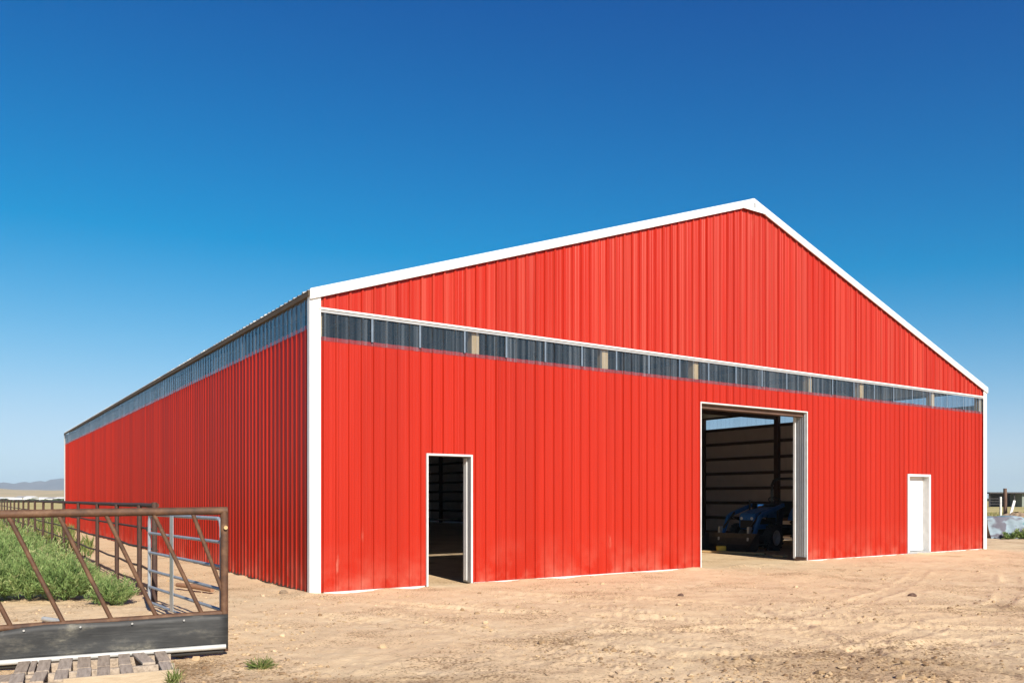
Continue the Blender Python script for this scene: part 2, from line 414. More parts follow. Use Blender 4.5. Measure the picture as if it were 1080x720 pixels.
def make_ground():
    fine = np.arange(-37, 37.01, .11); back = np.arange(39, 321.1, 3.0)
    ang = np.radians(np.concatenate([fine, back]))
    radii = [3.0]
    while radii[-1] < 4500:
        r = radii[-1]
        radii.append(r * (1.0055 if 5.5 < r < 22 else 1.012 if r < 60 else 1.05))
    radii = np.array(radii)
    A, Rr = np.meshgrid(ang, radii)
    x = (np.sin(A) * Rr).ravel(); y = (np.cos(A) * Rr).ravel()
    h, dm, fl = ground_fn(x, y)
    na, nr = len(ang), len(radii)
    co = np.stack([x, y, h], 1)
    co = np.concatenate([co, [[0, 0, 0]]]); ctr = len(co) - 1
    i = np.arange(nr - 1)[:, None] * na; j = np.arange(na)[None, :]; j2 = (j + 1) % na
    q = np.stack([i + j, i + na + j, i + na + j2, i + j2], -1).reshape(-1, 4)
    tri = np.stack([np.full(na, ctr), np.arange(na), (np.arange(na) + 1) % na], -1)
    me = bpy.data.meshes.new('ground')
    me.vertices.add(len(co)); me.vertices.foreach_set('co', co.ravel())
    loops = np.concatenate([q.ravel(), tri.ravel()])
    me.loops.add(len(loops)); me.loops.foreach_set('vertex_index', loops.astype(np.int32))
    tot = len(q) + len(tri); me.polygons.add(tot)
    st = np.concatenate([np.arange(len(q)) * 4, len(q) * 4 + np.arange(len(tri)) * 3]).astype(np.int32)
    me.polygons.foreach_set('loop_start', st)
    me.update(calc_edges=True); me.validate()
    me.polygons.foreach_set('use_smooth', [True] * tot)
    for nm, arr in (('damp', dm), ('field', fl)):
        a = me.attributes.new(nm, 'FLOAT', 'POINT'); a.data.foreach_set('value', np.concatenate([arr, [0.]]).astype(np.float32))
    me.materials.append(M['soil'])
    o = bpy.data.objects.new('ground', me); col.objects.link(o)
    if me.polygons[0].normal.z < 0: me.flip_normals()
    tag(o, kind='structure')
make_ground()

# ================================================================== BARN
barn = thing('barn', 'large red ribbed steel barn with white trim and clear strip under the eaves', 'barn', C0, YAW)
P = .2145
PROF = [(-.030, 0), (-.016, .026), (.016, .026), (.030, 0), (.061, 0), (.068, .004), (.076, .004), (.083, 0), (.131, 0), (.138, .004), (.146, .004), (.153, 0)]
LAP = [(-.030, 0), (-.016, .026), (.016, .026), (.030, 0), (.046, 0.0), (.0465, .005), (.066, .004), (.073, .008), (.081, .008), (.088, .003), (.141, 0), (.148, .004), (.156, .004), (.163, 0)]
def profile(a0, a1, extra=(), minor=True):
    pts = []
    k0 = int(math.floor((a0 - .1) / P)); k1 = int(math.ceil((a1 + .1) / P))
    for k in range(k0, k1 + 1):
        sc_h = .72 + .5 * ((math.sin(k * 12.9898) * 43758.5453) % 1.0)
        for (d, h) in (LAP if (k % 4 == 0 and minor) else PROF if minor else PROF[:4]): pts.append((k * P + d, h * sc_h))
    xs = np.array([p[0] for p in pts]); hs = np.array([p[1] for p in pts])
    keep = [(x, h) for x, h in pts if a0 + 1e-4 < x < a1 - 1e-4]
    for e in (a0, a1) + tuple(extra): keep.append((e, float(np.interp(e, xs, hs))))
    keep.sort()
    return keep
def sheet(mb, a0, a1, z0, z1, place, extra=(), minor=True, zs=1):
    pr = profile(a0, a1, extra, minor); base = len(mb.v)
    f0 = z0 if callable(z0) else (lambda a: z0); f1 = z1 if callable(z1) else (lambda a: z1)
    for (a, h) in pr:
        for k in range(zs + 1):
            z = f0(a) + (f1(a) - f0(a)) * k / zs
            mb.v.append(place(a, h, z))
    n = zs + 1
    for i in range(len(pr) - 1):
        for k in range(zs): mb.f.append((base + i * n + k, base + (i + 1) * n + k, base + (i + 1) * n + k + 1, base + i * n + k + 1))
front = lambda a, h, z: (a, -h, z)
left = lambda a, h, z: (-h * .58, a, z)
right = lambda a, h, z: (W + h, a, z)
rear = lambda a, h, z: (a, L + h, z)
roof_z = lambda a: ZE + SL * (W / 2 - abs(a - W / 2))

DW = (2.04, 2.88, 2.22)      # open doorway: u0, u1, top
BD = (8.60, 12.16, 3.52)     # big opening
WD = (16.48, 17.46, 2.08)    # white door
ZS0, ZS1 = 4.02, 4.42        # clear strip of the gable wall
T = .24                      # wall build-up depth
B0 = .03                     # sheet starts just above the base trim

mb = MB()
for a0, a1, z0, z1 in ((0.0, DW[0], B0, ZS0), (DW[0], DW[1], DW[2], ZS0), (DW[1], BD[0], B0, ZS0), (BD[0], BD[1], BD[2], ZS0), (BD[1], WD[0], B0, ZS0), (WD[0], WD[1], WD[2], ZS0), (WD[1], W, B0, ZS0)):
    sheet(mb, a0, a1, z0, z1, front)
mb.build('front_wall', M['red_steel'], barn, fix=False)
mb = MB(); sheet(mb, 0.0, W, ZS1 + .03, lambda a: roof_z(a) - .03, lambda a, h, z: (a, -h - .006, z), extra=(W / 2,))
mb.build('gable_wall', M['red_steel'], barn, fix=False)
mb = MB(); sheet(mb, 0.0, L, B0, 4.20, left); mb.build('side_wall', M['red_steel'], barn, fix=False)
mb = MB(); sheet(mb, 0.0, L, B0, 4.20, right, minor=False); mb.build('side_wall', M['red_steel'], barn, fix=False)
mb = MB(); sheet(mb, 0.0, W, B0, lambda a: roof_z(a) - .03, rear, extra=(W / 2,), minor=False); mb.build('back_wall', M['red_steel'], barn, fix=False)
# inner faces of the sheets (bare primer side)
mb = MB()
mb.face([(W - .012, 0, B0), (W - .012, L, B0), (W - .012, L, 4.20), (W - .012, 0, 4.20)])
mb.face([(.012, 0, B0), (.012, L, B0), (.012, L, 4.20), (.012, 0, 4.20)])
for k in range(int(L / P)):      # the ribs show on the back of the sheet as shallow grooves
    y = k * P + .11
    mb.box(W - .022, W - .013, y - .018, y + .018, B0, 4.19)
mb.face([(0, L - .012, B0), (W, L - .012, B0), (W, L - .012, ZE - .05), (W / 2, L - .012, ZP - .05), (0, L - .012, ZE - .05)])
mb.build('wall_liner', M['primer'], barn, fix=False)

# clear strips, each lapping the red sheet below by a hand's width
mb = MB(); sheet(mb, .16, W - .1, ZS0 - .065, ZS1 - .01, lambda a, h, z: (a, -h - .009, z)); mb.build('clear_panel', M['clear'], barn, fix=False)
mb = MB(); sheet(mb, .08, L - .05, 4.135, 4.60, lambda a, h, z: (-h * .58 - .009, a, z)); mb.build('clear_panel', M['clear'], barn, fix=False)
mb = MB(); sheet(mb, .08, L - .05, 4.135, 4.60, lambda a, h, z: (W + h + .009, a, z), minor=False); mb.build('clear_panel', M['clear'], barn, fix=False)
# seams where two clear sheets double up
for k in range(1, 24):
    a = .15 + k * .867
    if a < W - .2:
        mb = MB(); mb.box(a - .016, a + .020, -.035, -.032, ZS0 - .005, ZS1 - .03); mb.build('sheet_seam', M['seam'], barn)

# trim
def trim(name, *boxes, m_='white_trim', bev=.006):
    mb = MB()
    for b_ in boxes: mb.box(*b_)
    return mb.build(name, M[m_], barn, bevel=bev)
trim('corner_trim', (-.034, .145, -.048, -.040, 0.0, ZE - .02), (-.035, -.028, -.040, .06, 0.0, ZE - .02))
trim('corner_trim', (W - .145, W + .040, -.048, -.040, 0.0, ZE - .02), (W + .033, W + .041, -.040, .10, 0.0, ZE - .02))
trim('corner_trim', (-.046, -.038, L - .10, L + .04, 0.0, 4.62), (-.038, .1, L + .032, L + .04, 0.0, 4.62))
trim('strip_trim', (.10, W - .10, -.062, -.022, ZS1 + .014, ZS1 + .046))
trim('strip_trim', (.10, W - .10, -.044, -.030, ZS1 - .028, ZS1 + .006), m_='grey_trim', bev=0)
for a0, a1 in ((.2, DW[0] - .06), (DW[1] + .06, BD[0] - .06), (BD[1] + .06, WD[0] - .07), (WD[1] + .07, W - .2)):
    trim('base_trim', (a0, a1, -.030, .0, -.02, .028), bev=.002, m_='reveal_white')
trim('base_trim', (-.002, .0, .1, L - .1, -.02, .055), m_='dark_wood', bev=0)
# rake trim along both slopes of the gable
def rake(sgn):
    pts = []
    x0 = -.036 if sgn < 0 else W + .042
    z0 = roof_z(0) - .05 * SL
    poly = [(x0, z0 - .08), (x0, z0 + .085), (W / 2, ZP + .085), (W / 2, ZP - .08)]
    mb = MB(); mb.prism(poly, -.085, -.053, 'xz'); return mb.build('rake_trim', M['white_trim'], barn, bevel=.004)
rake(-1); rake(1)
mb = MB(); mb.prism([(W / 2 - .42, ZP - .06), (W / 2 + .42, ZP - .06), (W / 2 + .42, ZP - .06 - .0), (W / 2 + .40, ZP - .20), (W / 2 - .40, ZP - .20)], -.094, -.0865, 'xz')
cap = mb.build('peak_cap', M['white_trim'], barn, bevel=.003)
mb = MB(); mb.box(W / 2 - .03, W / 2 + .03, -.101, -.0945, ZP - .13, ZP - .02); mb.build('label_plate', M['grey_trim'], cap, bevel=.003)

# roof sheets and structure below
for sgn in (-1, 1):
    mb = MB()
    pl = (lambda a, h, z, s=sgn: ((-.06 if s < 0 else W + .06) if z < .5 else W / 2, a, (ZE - .06 * SL if z < .5 else ZP) + .055 + h))
    sheet(mb, -.05, L + .05, 0.0, 1.0, pl, minor=False)
    mb.build('roof_panel', M['roof_steel'], barn, fix=False)
    mb = MB(); x0 = .0 if sgn < 0 else W
    mb.face([(x0, .01, ZE + .03), (x0, L - .01, ZE + .03), (W / 2, L - .01, ZP + .03), (W / 2, .01, ZP + .03)])
    mb.build('roof_underside', M['roof_under'], barn, fix=False)
mb = MB(); mb.prism([(W / 2 - .25, ZP - .0), (W / 2, ZP + .10), (W / 2 + .25, ZP), (W / 2, ZP + .09)], -.05, L + .05, 'xz'); mb.build('ridge_cap', M['roof_steel'], barn)
trim('eave_fascia', (-.055, -.02, -.045, L + .02, 4.615, 4.70), m_='fascia_wood', bev=0)
trim('eave_fascia', (W + .02, W + .055, -.045, L + .02, 4.615, 4.70), m_='fascia_wood', bev=0)

# posts of the gable wall (fresh timber, seen through the clear strip)
for a in (.12, 2.95 + .06, 5.98, 8.50, 12.36, 14.45, 17.75, W - .16):
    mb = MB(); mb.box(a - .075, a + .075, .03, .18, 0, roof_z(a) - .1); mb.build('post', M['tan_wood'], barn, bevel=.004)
for z in (1.2, 2.4, 3.3, 4.55, 5.6, 6.7):
    segs = [(.2, W - .2)] if z > 3.52 else [(.2, DW[0] - .05), (DW[1] + .05, BD[0] - .05), (BD[1] + .05, WD[0] - .05), (WD[1] + .05, W - .2)]
    if z in (2.4, 3.3): segs = [(.2, BD[0] - .05), (BD[1] + .05, W - .2)]
    for (a0, a1) in segs:
        if z > ZE:
            k = (z - ZE) / SL; a0, a1 = max(a0, k + .2), min(a1, W - k - .2)
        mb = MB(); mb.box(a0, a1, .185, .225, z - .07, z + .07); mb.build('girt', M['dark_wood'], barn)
# long walls: posts every 3.6 m with girts between
ys = [.1 + 3.6 * k for k in range(10)]
for y in ys[1:]:
    for x0 in (.0, W - .19):
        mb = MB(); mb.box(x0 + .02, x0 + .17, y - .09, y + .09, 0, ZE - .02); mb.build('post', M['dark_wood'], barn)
for z in (.17, .74, 1.32, 1.88, 2.45, 3.02, 3.6, 4.17):
    for x0 in (.024, W - .078):
        mb = MB(); mb.box(x0, x0 + .05, .25, L - .1, z - .055, z + .055); mb.build('girt', M['dark_wood'], barn)
    mb = MB(); mb.box(.1, W - .1, L - .07, L - .02, z - .075, z + .075); mb.build('girt', M['dark_wood'], barn)
# roof trusses at every pair of posts
for y in ys[1:]:
    mb = MB()
    mb.box(.1, W - .1, y - .04, y + .04, 4.36, 4.54)
    mb.bar((.1, y, ZE - .1), (W / 2, y, ZP - .1), .08, .18); mb.bar((W - .1, y, ZE - .1), (W / 2, y, ZP - .1), .08, .18)
    n = 8
    for k in range(1, n):
        x0 = W * k / n; x1 = W * (k + (.5 if k < n / 2 else -.5)) / n
        mb.bar((x0, y, 4.5), (x0, y, roof_z(x0) - .15), .06, .1, (0, 1, 0))
        mb.bar((x0, y + .05, 4.5), (x1, y + .05, roof_z(x1) - .15), .05, .1, (0, 1, 0))
    mb.build('roof_truss', M['dark_wood'], barn)
for k in range(1, 9):
    for sgn in (0, 1):
        x = W / 2 * k / 9; x = W - x if sgn else x
        mb = MB(); mb.box(x - .03, x + .03, .2, L - .1, roof_z(x) - .12, roof_z(x) + .02); mb.build('purlin', M['dark_wood'], barn)

# door frames
def frame(name, d, w_face, depth, m_='white_trim', reveal='grey_trim', sill=False):
    u0, u1, z1 = d
    mb = MB()
    mb.box(u0 - w_face, u0, -.042, -.006, 0, z1 + w_face); mb.box(u1, u1 + w_face, -.042, -.006, 0, z1 + w_face)
    mb.box(u0 - .0005, u1 + .0005, -.0415, -.006, z1, z1 + w_face)
    f = mb.build(name, M[m_], barn, bevel=.003)
    mb = MB()
    mb.box(u0 - .02, u0, -.005, depth, 0, z1); mb.box(u1, u1 + .02, -.005, depth, 0.03, z1); mb.box(u0 - .02, u1 + .02, -.005, depth, z1, z1 + .02)
    r = mb.build('reveal', M[reveal], f)
    return f
f = frame('doorway_frame', DW, .034, T, m_='reveal_white', reveal='grey_trim')
mb = MB(); mb.box(DW[1] - .012, DW[1] - .0005, .10, .20, .06, DW[2] - .02); mb.build('door_stop', M['white_trim'], f)
f = frame('opening_frame', BD, .028, .30, m_='reveal_white', reveal='reveal_white')
# ribbed side of the sliding-door stack at the right jamb
mb = MB()
for k in range(5): mb.box(BD[1] - .016, BD[1] - .0005, .02 + k * .06, .045 + k * .06, .10, BD[2] - .03)
mb.build('jamb_rib', M['galvanised'], f, bevel=.003)
mb = MB(); mb.box(BD[1] - .034, BD[1] - .003, .27, .33, .06, BD[2] - .02); mb.build('jamb_edge', M['white_trim'], f, bevel=.004)
mb = MB(); mb.box(BD[1] - .03, BD[1] + .05, -.03, .30, -.02, .10); mb.build('jamb_foot', M['old_post'], f)
mb = MB(); mb.box(BD[0], BD[1], .06, .26, BD[2] - .09, BD[2] - .003); mb.build('header', M['dark_wood'], f)
f = frame('door_frame', WD, .06, .2, reveal='reveal_white')
mb = MB(); mb.box(WD[0] + .003, WD[1] - .003, .15, .195, .075, WD[2] - .004)
dr = mb.build('door', M['white_trim'], barn)
mb = MB(); mb.box(WD[0] - .05, WD[1] + .05, -.05, .15, 0.0, .06); mb.build('door_sill', M['grey_trim'], barn, bevel=.004)

# ================================================================== INSIDE THE BARN
def inside(px, D, z=0): x, y = ground_at(px, D); return (x, y, z)
# compact tractor with front loader
TF = Vector((*ground_at(797, 24.1), 0)); TH = Vector((-.72, -.69, 0)).normalized()
tr = thing('tractor', 'blue compact tractor with front loader parked inside the big opening', 'tractor', TF, math.atan2(TH.y, TH.x))
hood = MB().prism([(-.80, .62), (.42, .60), (.50, .68), (.50, .96), (.44, 1.06), (-.10, 1.17), (-.80, 1.24)], -.25, .25, 'xz').build('hood', M['tractor_blue'], tr, bevel=.03)
MB().box(.492, .512, -.20, .20, .64, .87).build('grille', M['black_paint'], hood, bevel=.008)
for s in (-1, 1): MB().ring([(.0, .49), (.040, .49), (.044, .508), (.03, .518), (.0, .52)], 20, 'z').build('headlight', M['lens'], hood)
# turn the two lamps to face forward
for k, s in zip([c for c in hood.children if c.name.startswith('headlight')], (-1, 1)):
    k.rotation_euler = (0, R(90), 0); k.location = (0.0, s * .165, .92)
for s in (-1, 1): MB().box(-.7, .3, s * .252 - .004, s * .252 + .004, .75, .93).build('side_grille', M['black_paint'], hood)
MB().box(-2.0, .38, -.17, .17, .38, .64).build('chassis', M['black_paint'], tr, bevel=.02)
MB().bar((0, -.5, .36), (0, .5, .36), .12, .14).build('front_axle', M['black_paint'], tr, bevel=.01)
MB().bar((-1.7, -.5, .58), (-1.7, .5, .58), .22, .24).build('rear_axle', M['black_paint'], tr, bevel=.02)
def wheel(x, y, r, w_, rimr):
    mb = MB(); mb.ring([(rimr, -w_ * .42), (r * .86, -w_ * .5), (r * .97, -w_ * .40), (r * .985, 0), (r * .97, w_ * .40), (r * .86, w_ * .5), (rimr, w_ * .42)], 40)
    nl = 18
    for k in range(nl):
        for s in (-1, 1):
            t = 2 * math.pi * (k + (.25 if s > 0 else -.25)) / nl; t2 = t + .22
            p0 = Vector((math.cos(t) * r, s * w_ * .48, math.sin(t) * r)) * 1.0; p1 = Vector((math.cos(t2) * r, s * w_ * .04, math.sin(t2) * r))
            p0 = Vector((math.cos(t) * r * .97, s * w_ * .48, math.sin(t) * r * .97)); p1 = Vector((math.cos(t2) * r * .99, s * w_ * .03, math.sin(t2) * r * .99))
            mb.bar(p0, p1, .045, .05, p0)
    o = mb.build('wheel', M['rubber'], tr, smooth=True, loc=(x, y, r - .01))
    s = 1 if y > 0 else -1
    MB().ring([(0.0, s * .05), (rimr * .25, s * .06), (rimr * .3, s * .02), (rimr * .8, -s * .02), (rimr * .9, s * w_ * .4), (rimr * 1.04, s * w_ * .43), (rimr * 1.04, -s * w_ * .4), (rimr * .9, -s * w_ * .4), (0, -s * .1)], 32).build('rim', M['rim_grey'], o, smooth=True)
for s in (-1, 1): wheel(0, s * .56, .38, .24, .21); wheel(-1.7, s * .66, .62, .36, .34)
for s in (-1, 1):
    mb = MB(); pr = [(-1.7 + .70 * math.cos(t), .61 + .70 * math.sin(t)) for t in np.linspace(R(20), R(150), 9)]
    mb.prism(pr + [(-1.7 + .66 * math.cos(t), .61 + .66 * math.sin(t)) for t in np.linspace(R(150), R(20), 9)], s * .44, s * .86, 'xz'); mb.build('fender', M['tractor_blue'], tr, bevel=.01)
MB().prism([(-.95, .62), (-.80, .62), (-.80, 1.28), (-1.0, 1.34), (-1.06, 1.22)], -.26, .26, 'xz').build('dashboard', M['black_paint'], tr, bevel=.03)
MB().box(-1.4, -.8, -.42, .42, .60, .64).build('footboard', M['black_paint'], tr, bevel=.01)
MB().prism([(-1.75, .92), (-1.28, .90), (-1.28, .98), (-1.66, 1.02), (-1.80, 1.42), (-1.88, 1.40)], -.25, .25, 'xz').build('seat', M['black_paint'], tr, bevel=.03)
w_ = MB(); w_.tube([(.19 * math.cos(t), .19 * math.sin(t), 0) for t in np.linspace(0, 2 * math.pi, 25)], .016, 8, False)
for t in (0, 2.1, 4.2): w_.tube([(0, 0, 0), (.19 * math.cos(t), .19 * math.sin(t), 0)], .012, 6)
w_.tube([(0, 0, 0), (0, 0, -.3)], .02, 8)
o = w_.build('steering_wheel', M['black_paint'], tr, loc=(-1.12, 0, 1.42)); o.rotation_euler = (0, R(-35), 0)
MB().tube([(-1.78, -.46, .7), (-1.78, -.46, 1.9), (-1.78, -.40, 2.04), (-1.78, -.28, 2.09), (-1.78, .28, 2.09), (-1.78, .40, 2.04), (-1.78, .46, 1.9), (-1.78, .46, .7)], .042, 10).build('roll_bar', M['black_paint'], tr, smooth=True)
for s in (-1, 1): MB().box(-1.30, -1.22, s * .62, s * .62 + .10, 1.20, 1.26).build('marker_light', M['amber'], tr, bevel=.008)
MB().tube([(-.2, -.31, .9), (-.2, -.31, 1.45)], .026, 10).build('exhaust_pipe', M['black_paint'], tr)
# loader: mast, arms with elbow, rams, bucket
for s in (-1, 1):
    MB().prism([(-.72, .45), (-.50, .45), (-.52, .9), (-.58, 1.36), (-.74, 1.36), (-.78, .9)], s * .40 - .04, s * .40 + .04, 'xz').build('loader_mast', M['black_paint'], tr, bevel=.008)
    ar = MB().prism([(-.72, 1.25), (-.68, 1.35), (.48, 1.10), (.70, 1.00), (1.12, .30), (1.02, .25), (.62, .90), (.44, .99)], s * .50 - .035, s * .50 + .035, 'xz').build('loader_arm', M['tractor_blue'], tr, bevel=.008)
    MB().tube([(-.60, s * .50, .72), (.30, s * .50, .93)], .030, 10).build('lift_ram', M['black_paint'], ar)
    MB().tube([(.34, s * .50, .92), (.50, s * .50, .955)], .018, 8).build('ram_rod', M['bolt_steel'], ar)
    MB().tube([(.46, s * .42, 1.08), (1.04, s * .42, .66)], .028, 10).build('tilt_ram', M['bucket_steel'], ar)
    MB().prism([(.98, .22), (1.10, .18), (1.24, .20), (1.22, .70), (1.04, .70), (1.12, .44)], s * .46 - .03, s * .46 + .03, 'xz').build('bucket_bracket', M['rim_grey'], tr, bevel=.006)
bk = MB()
prof = [(1.24, .52), (1.22, .38), (1.24, .20), (1.34, .06), (1.50, .03), (1.92, .025)]
for y in (-.80, .80): bk.prism(prof + [(1.62, .30), (1.40, .50)], y - .012, y + .012, 'xz')
for (p, q) in zip(prof, prof[1:]): bk.bar(((p[0] + 0), 0, p[1]), (q[0], 0, q[1]), 1.6, .016)
bk.build('bucket', M['bucket_steel'], tr)
# planks and clutter on the dark floor
x0, y0, _ = inside(741, 22.9); x1, y1, _ = inside(807, 21.9)
tag(MB().bar((x0, y0, .035), (x1, y1, .035), .20, .05).build('plank', M['straw_board'], bevel=.005), 'long tan plank on the floor in front of the loader bucket', 'plank')
x0, y0, _ = inside(757, 22.55); x1, y1, _ = inside(769, 22.35)
o = thing('fuel_can', 'small yellow fuel can standing beside the tan plank inside', 'fuel can', ((x0 + x1) / 2, (y0 + y1) / 2 + .25, 0))
MB().box(-.13, .13, -.07, .07, 0, .20).build('can_body', M['yellow_paint'], o, bevel=.03); MB().tube([(-.10, 0, .20), (-.10, 0, .26), (.08, 0, .26), (.08, 0, .20)], .014, 8).build('handle', M['black_paint'], o); MB().tube([(.12, 0, .19), (.15, 0, .25)], .025, 8).build('cap', M['black_paint'], o)
x0, y0, _ = inside(817, 21.1); x1, y1, _ = inside(829, 20.75)
tag(MB().bar((x0, y0, .03), (x1, y1, .04), .16, .05).build('sunlit_patch', M['straw_board'], bevel=.006), 'short pale board standing in for a sunlit patch on the floor at the foot of the grey jamb', 'light patch')  # board put in for a patch of sunlight on the floor
# pale pipe rail of a pen far at the back, seen through the narrow doorway
pr_ = thing('pen_rail', 'low pale pipe rail deep in the barn seen through the narrow doorway', 'rail', C0 + U * 14 + V * 29, YAW)
MB().tube([(0, 0, .28), (6.2, 0, .28)], .05, 8).build('rail', M['pvc'], pr_)
for k in range(3): MB().tube([(.1 + k * 3, 0, 0), (.1 + k * 3, 0, .32)], .04, 8).build('post', M['pvc'], pr_)

# ================================================================== GALVANISED GATE, RUSTY PIPE FENCE, FEED PANEL
ga = Vector((*ground_at(157.5, 10.7), .0)); gb = Vector((*ground_at(233.5, 8.45), .0))
gd = gb - ga; gl_ = gd.length
gate = thing('livestock_gate', 'blue grey tubular livestock gate hinged beside the red wall', 'gate', ga, math.atan2(gd.y, gd.x))
z0, z1 = .16, 1.29
MB().tube([(0, 0, z0), (0, 0, z1 - .10), (.03, 0, z1 - .02), (.10, 0, z1), (gl_ - .10, 0, z1), (gl_ - .03, 0, z1 - .02), (gl_, 0, z1 - .10), (gl_, 0, z0)], .0205, 10).build('gate_frame', M['gate_paint'], gate, smooth=True)
for k, z in enumerate((.16, .36, .57, .80, 1.05)):
    MB().tube([(.0, 0, z), (gl_, 0, z)], .0175, 10).build('rail', M['gate_paint'], gate, smooth=True)
MB().box(gl_ * .40 - .07, gl_ * .40 + .07, -.034, -.026, z0, z1).build('brace', M['galvanised'], gate, bevel=.003)
for z in (.35, 1.1): MB().box(-.09, .0, -.02, .02, z - .03, z + .03).build('hinge', M['rust_dark'], gate, bevel=.004)

# rusty pipe fence running along the barn
FP = Vector((*ground_at(163, 11.9), 0))
pf = thing('pipe_fence', 'long rusty pipe fence running back beside the barn', 'fence', FP, math.atan2(V.y, V.x))
spots = [0, 1.16, 3.3, 5.7, 8.7, 11.8, 14.8, 17.8, 20.9, 24, 27, 30, 33, 36, 39, 42, 45, 48]
for i, s in enumerate(spots):
    h = 1.39 if i else 1.44
    lean = random.uniform(-.012, .012)
    MB().tube([(s, 0, -.05), (s + lean, random.uniform(-.01, .01), h)], .036 if i else .04, 10).build('post', M['rust_dark'], pf, smooth=True)
for z in (1.39, 1.05, .75, .45, .17):
    pts = []
    for a, b_ in zip(spots, spots[1:]): pts += [(a, -.03, z + random.uniform(-.006, .006)), ((a + b_) / 2, -.03, z + random.uniform(-.03, .004) * (z < 1.3))]
    pts.append((spots[-1], -.03, z))
    MB().tube(pts, .034 if z > 1.3 else .018, 8).build('rail', M['rust_dark'], pf, smooth=True)

# near feed panel: top rail, slanted bars, end post, rubber belting, bottom pipe
NA = Vector((*ground_at(236.5, 7.94), 0)); NB = Vector((*ground_at(0, 7.22), 0)); nd = (NB - NA)
fl = thing('feed_panel', 'rusty slanted-bar feed panel with black rubber belting in the foreground', 'fence panel', NA, math.atan2(nd.y, nd.x))
step = nd.length
LEN = 5.4
zt = 1.38
MB().tube([(-.03, 0, zt), (1.2, 0, zt - .012), (2.6, 0, zt - .03), (LEN, 0, zt - .03)], .037, 12).build('top_rail', M['rust'], fl, smooth=True)
MB().tube([(0, 0, .04), (0, 0, zt)], .036, 12).build('end_post', M['rust'], fl, smooth=True)
MB().tube([(.02, .0, .40), (LEN, 0, .30)], .03, 10).build('bottom_rail', M['rust'], fl, smooth=True)
tops = [.28, .62, 1.02, 1.40, 1.79, 2.2, 2.62, 3.02, 3.42, 3.82, 4.22, 4.62]
for i, t in enumerate(tops):
    zb = .62 if i == 0 else .36
    b_ = t - (.27 if i == 0 else .44)
    MB().tube([(t, .0, zt - .03), (max(b_, .02), .0, zb)], .0195, 10).build('slant_bar', M['rust'], fl, smooth=True)
# belting: a sagging sheet of rubber bolted to the bottom rail
mb = MB(); n = 60
rowN = 6
for i in range(n + 1):
    t = -.03 + (LEN + .03) * i / n
    top = .395 - .012 * t + .006 * math.sin(t * 5); bot = .075 - .004 * t
    if t > 1.55: top -= .035 * min(1, (t - 1.55) / .35)
    for k in range(rowN + 1):
        z = bot + (top - bot) * k / rowN
        mb.v.append((t, .045 + .012 * math.sin(t * 3.1 + k * .4) * (1 - abs(k / rowN - .5) * 1.2), z))
for i in range(n):
    for k in range(rowN):
        a = i * (rowN + 1) + k; mb.f.append((a, a + rowN + 1, a + rowN + 2, a + 1))
belt = mb.build('rubber_belt', M['belt'], fl, smooth=True, fix=False)
sol = belt.modifiers.new('thick', 'SOLIDIFY'); sol.thickness = .012; sol.offset = 0
for t in (.36, .80, 1.22, 1.66, 2.15, 2.65):
    MB().tube([(t, .045, .365 - .012 * t), (t, .075, .365 - .012 * t)], .009, 8).build('bolt', M['bolt_steel'], belt)
MB().tube([(-.01, .075, .093), (1.3, .078, .083), (LEN, .08, .06)], .024, 10).build('bottom_pipe', M['pvc'], fl, smooth=True)
MB().tube([(.01, .02, .052), (LEN, .02, .03)], .032, 10).build('lower_pipe', M['rubber'], fl, smooth=True)
MB().ring([(0, -.02), (.018, -.02), (.018, .02), (0, .02)], 12).build('latch_knob', M['straw_board'], fl, loc=(-.01, .05, 1.22))

# pallet lying in front of the panel
PX, PY = ground_at(30, 7.0)
pq0 = Vector((-4.18, 7.00, 0))
pal = thing('wooden_pallet', 'weathered grey wooden pallet with broken slats in front of the black belting', 'pallet', pq0, math.atan2(.44, .90))
pw = 1.20; zt_ = .115
for y in (-.03, -.49, -.89):
    MB().box(.0, pw, y - .02, y + .02, .012, .092).build('stringer', M['pallet_fresh'] if y < -.7 else M['pallet'], pal, bevel=.004)
MB().box(.38, pw + .01, -.936, -.914, .012, .122).build('end_board', M['pallet_fresh'], pal, bevel=.004)
for k in range(8):
    x = .055 + k * .152
    for (ya, yb) in ((.03, -.485), (-.505, -.905)):
        if k == 6 and ya < 0: continue
        d0, d1 = random.uniform(-.01, .01), random.uniform(-.012, .012)
        if k == 6: d0, d1 = -.035, .035
        wd = random.uniform(.088, .102)
        MB().bar((x + d0, ya, zt_ - .011), (x + d1, yb, zt_ - .011), wd, .022).build('slat', M['pallet'], pal, bevel=.003)
MB().bar((.125, .03, zt_ - .0115), (.135, -.48, zt_ - .0115), .045, .021).build('slat', M['pallet'], pal, bevel=.003)
bq = Vector((*ground_at(-22, 6.55), 0))
o = tag(MB().bar((bq.x, bq.y, .05), (bq.x + .40, bq.y + .13, .055), .30, .03).build('board', M['pallet'], bevel=.004), 'short grey board on the ground left of the pallet', 'board')

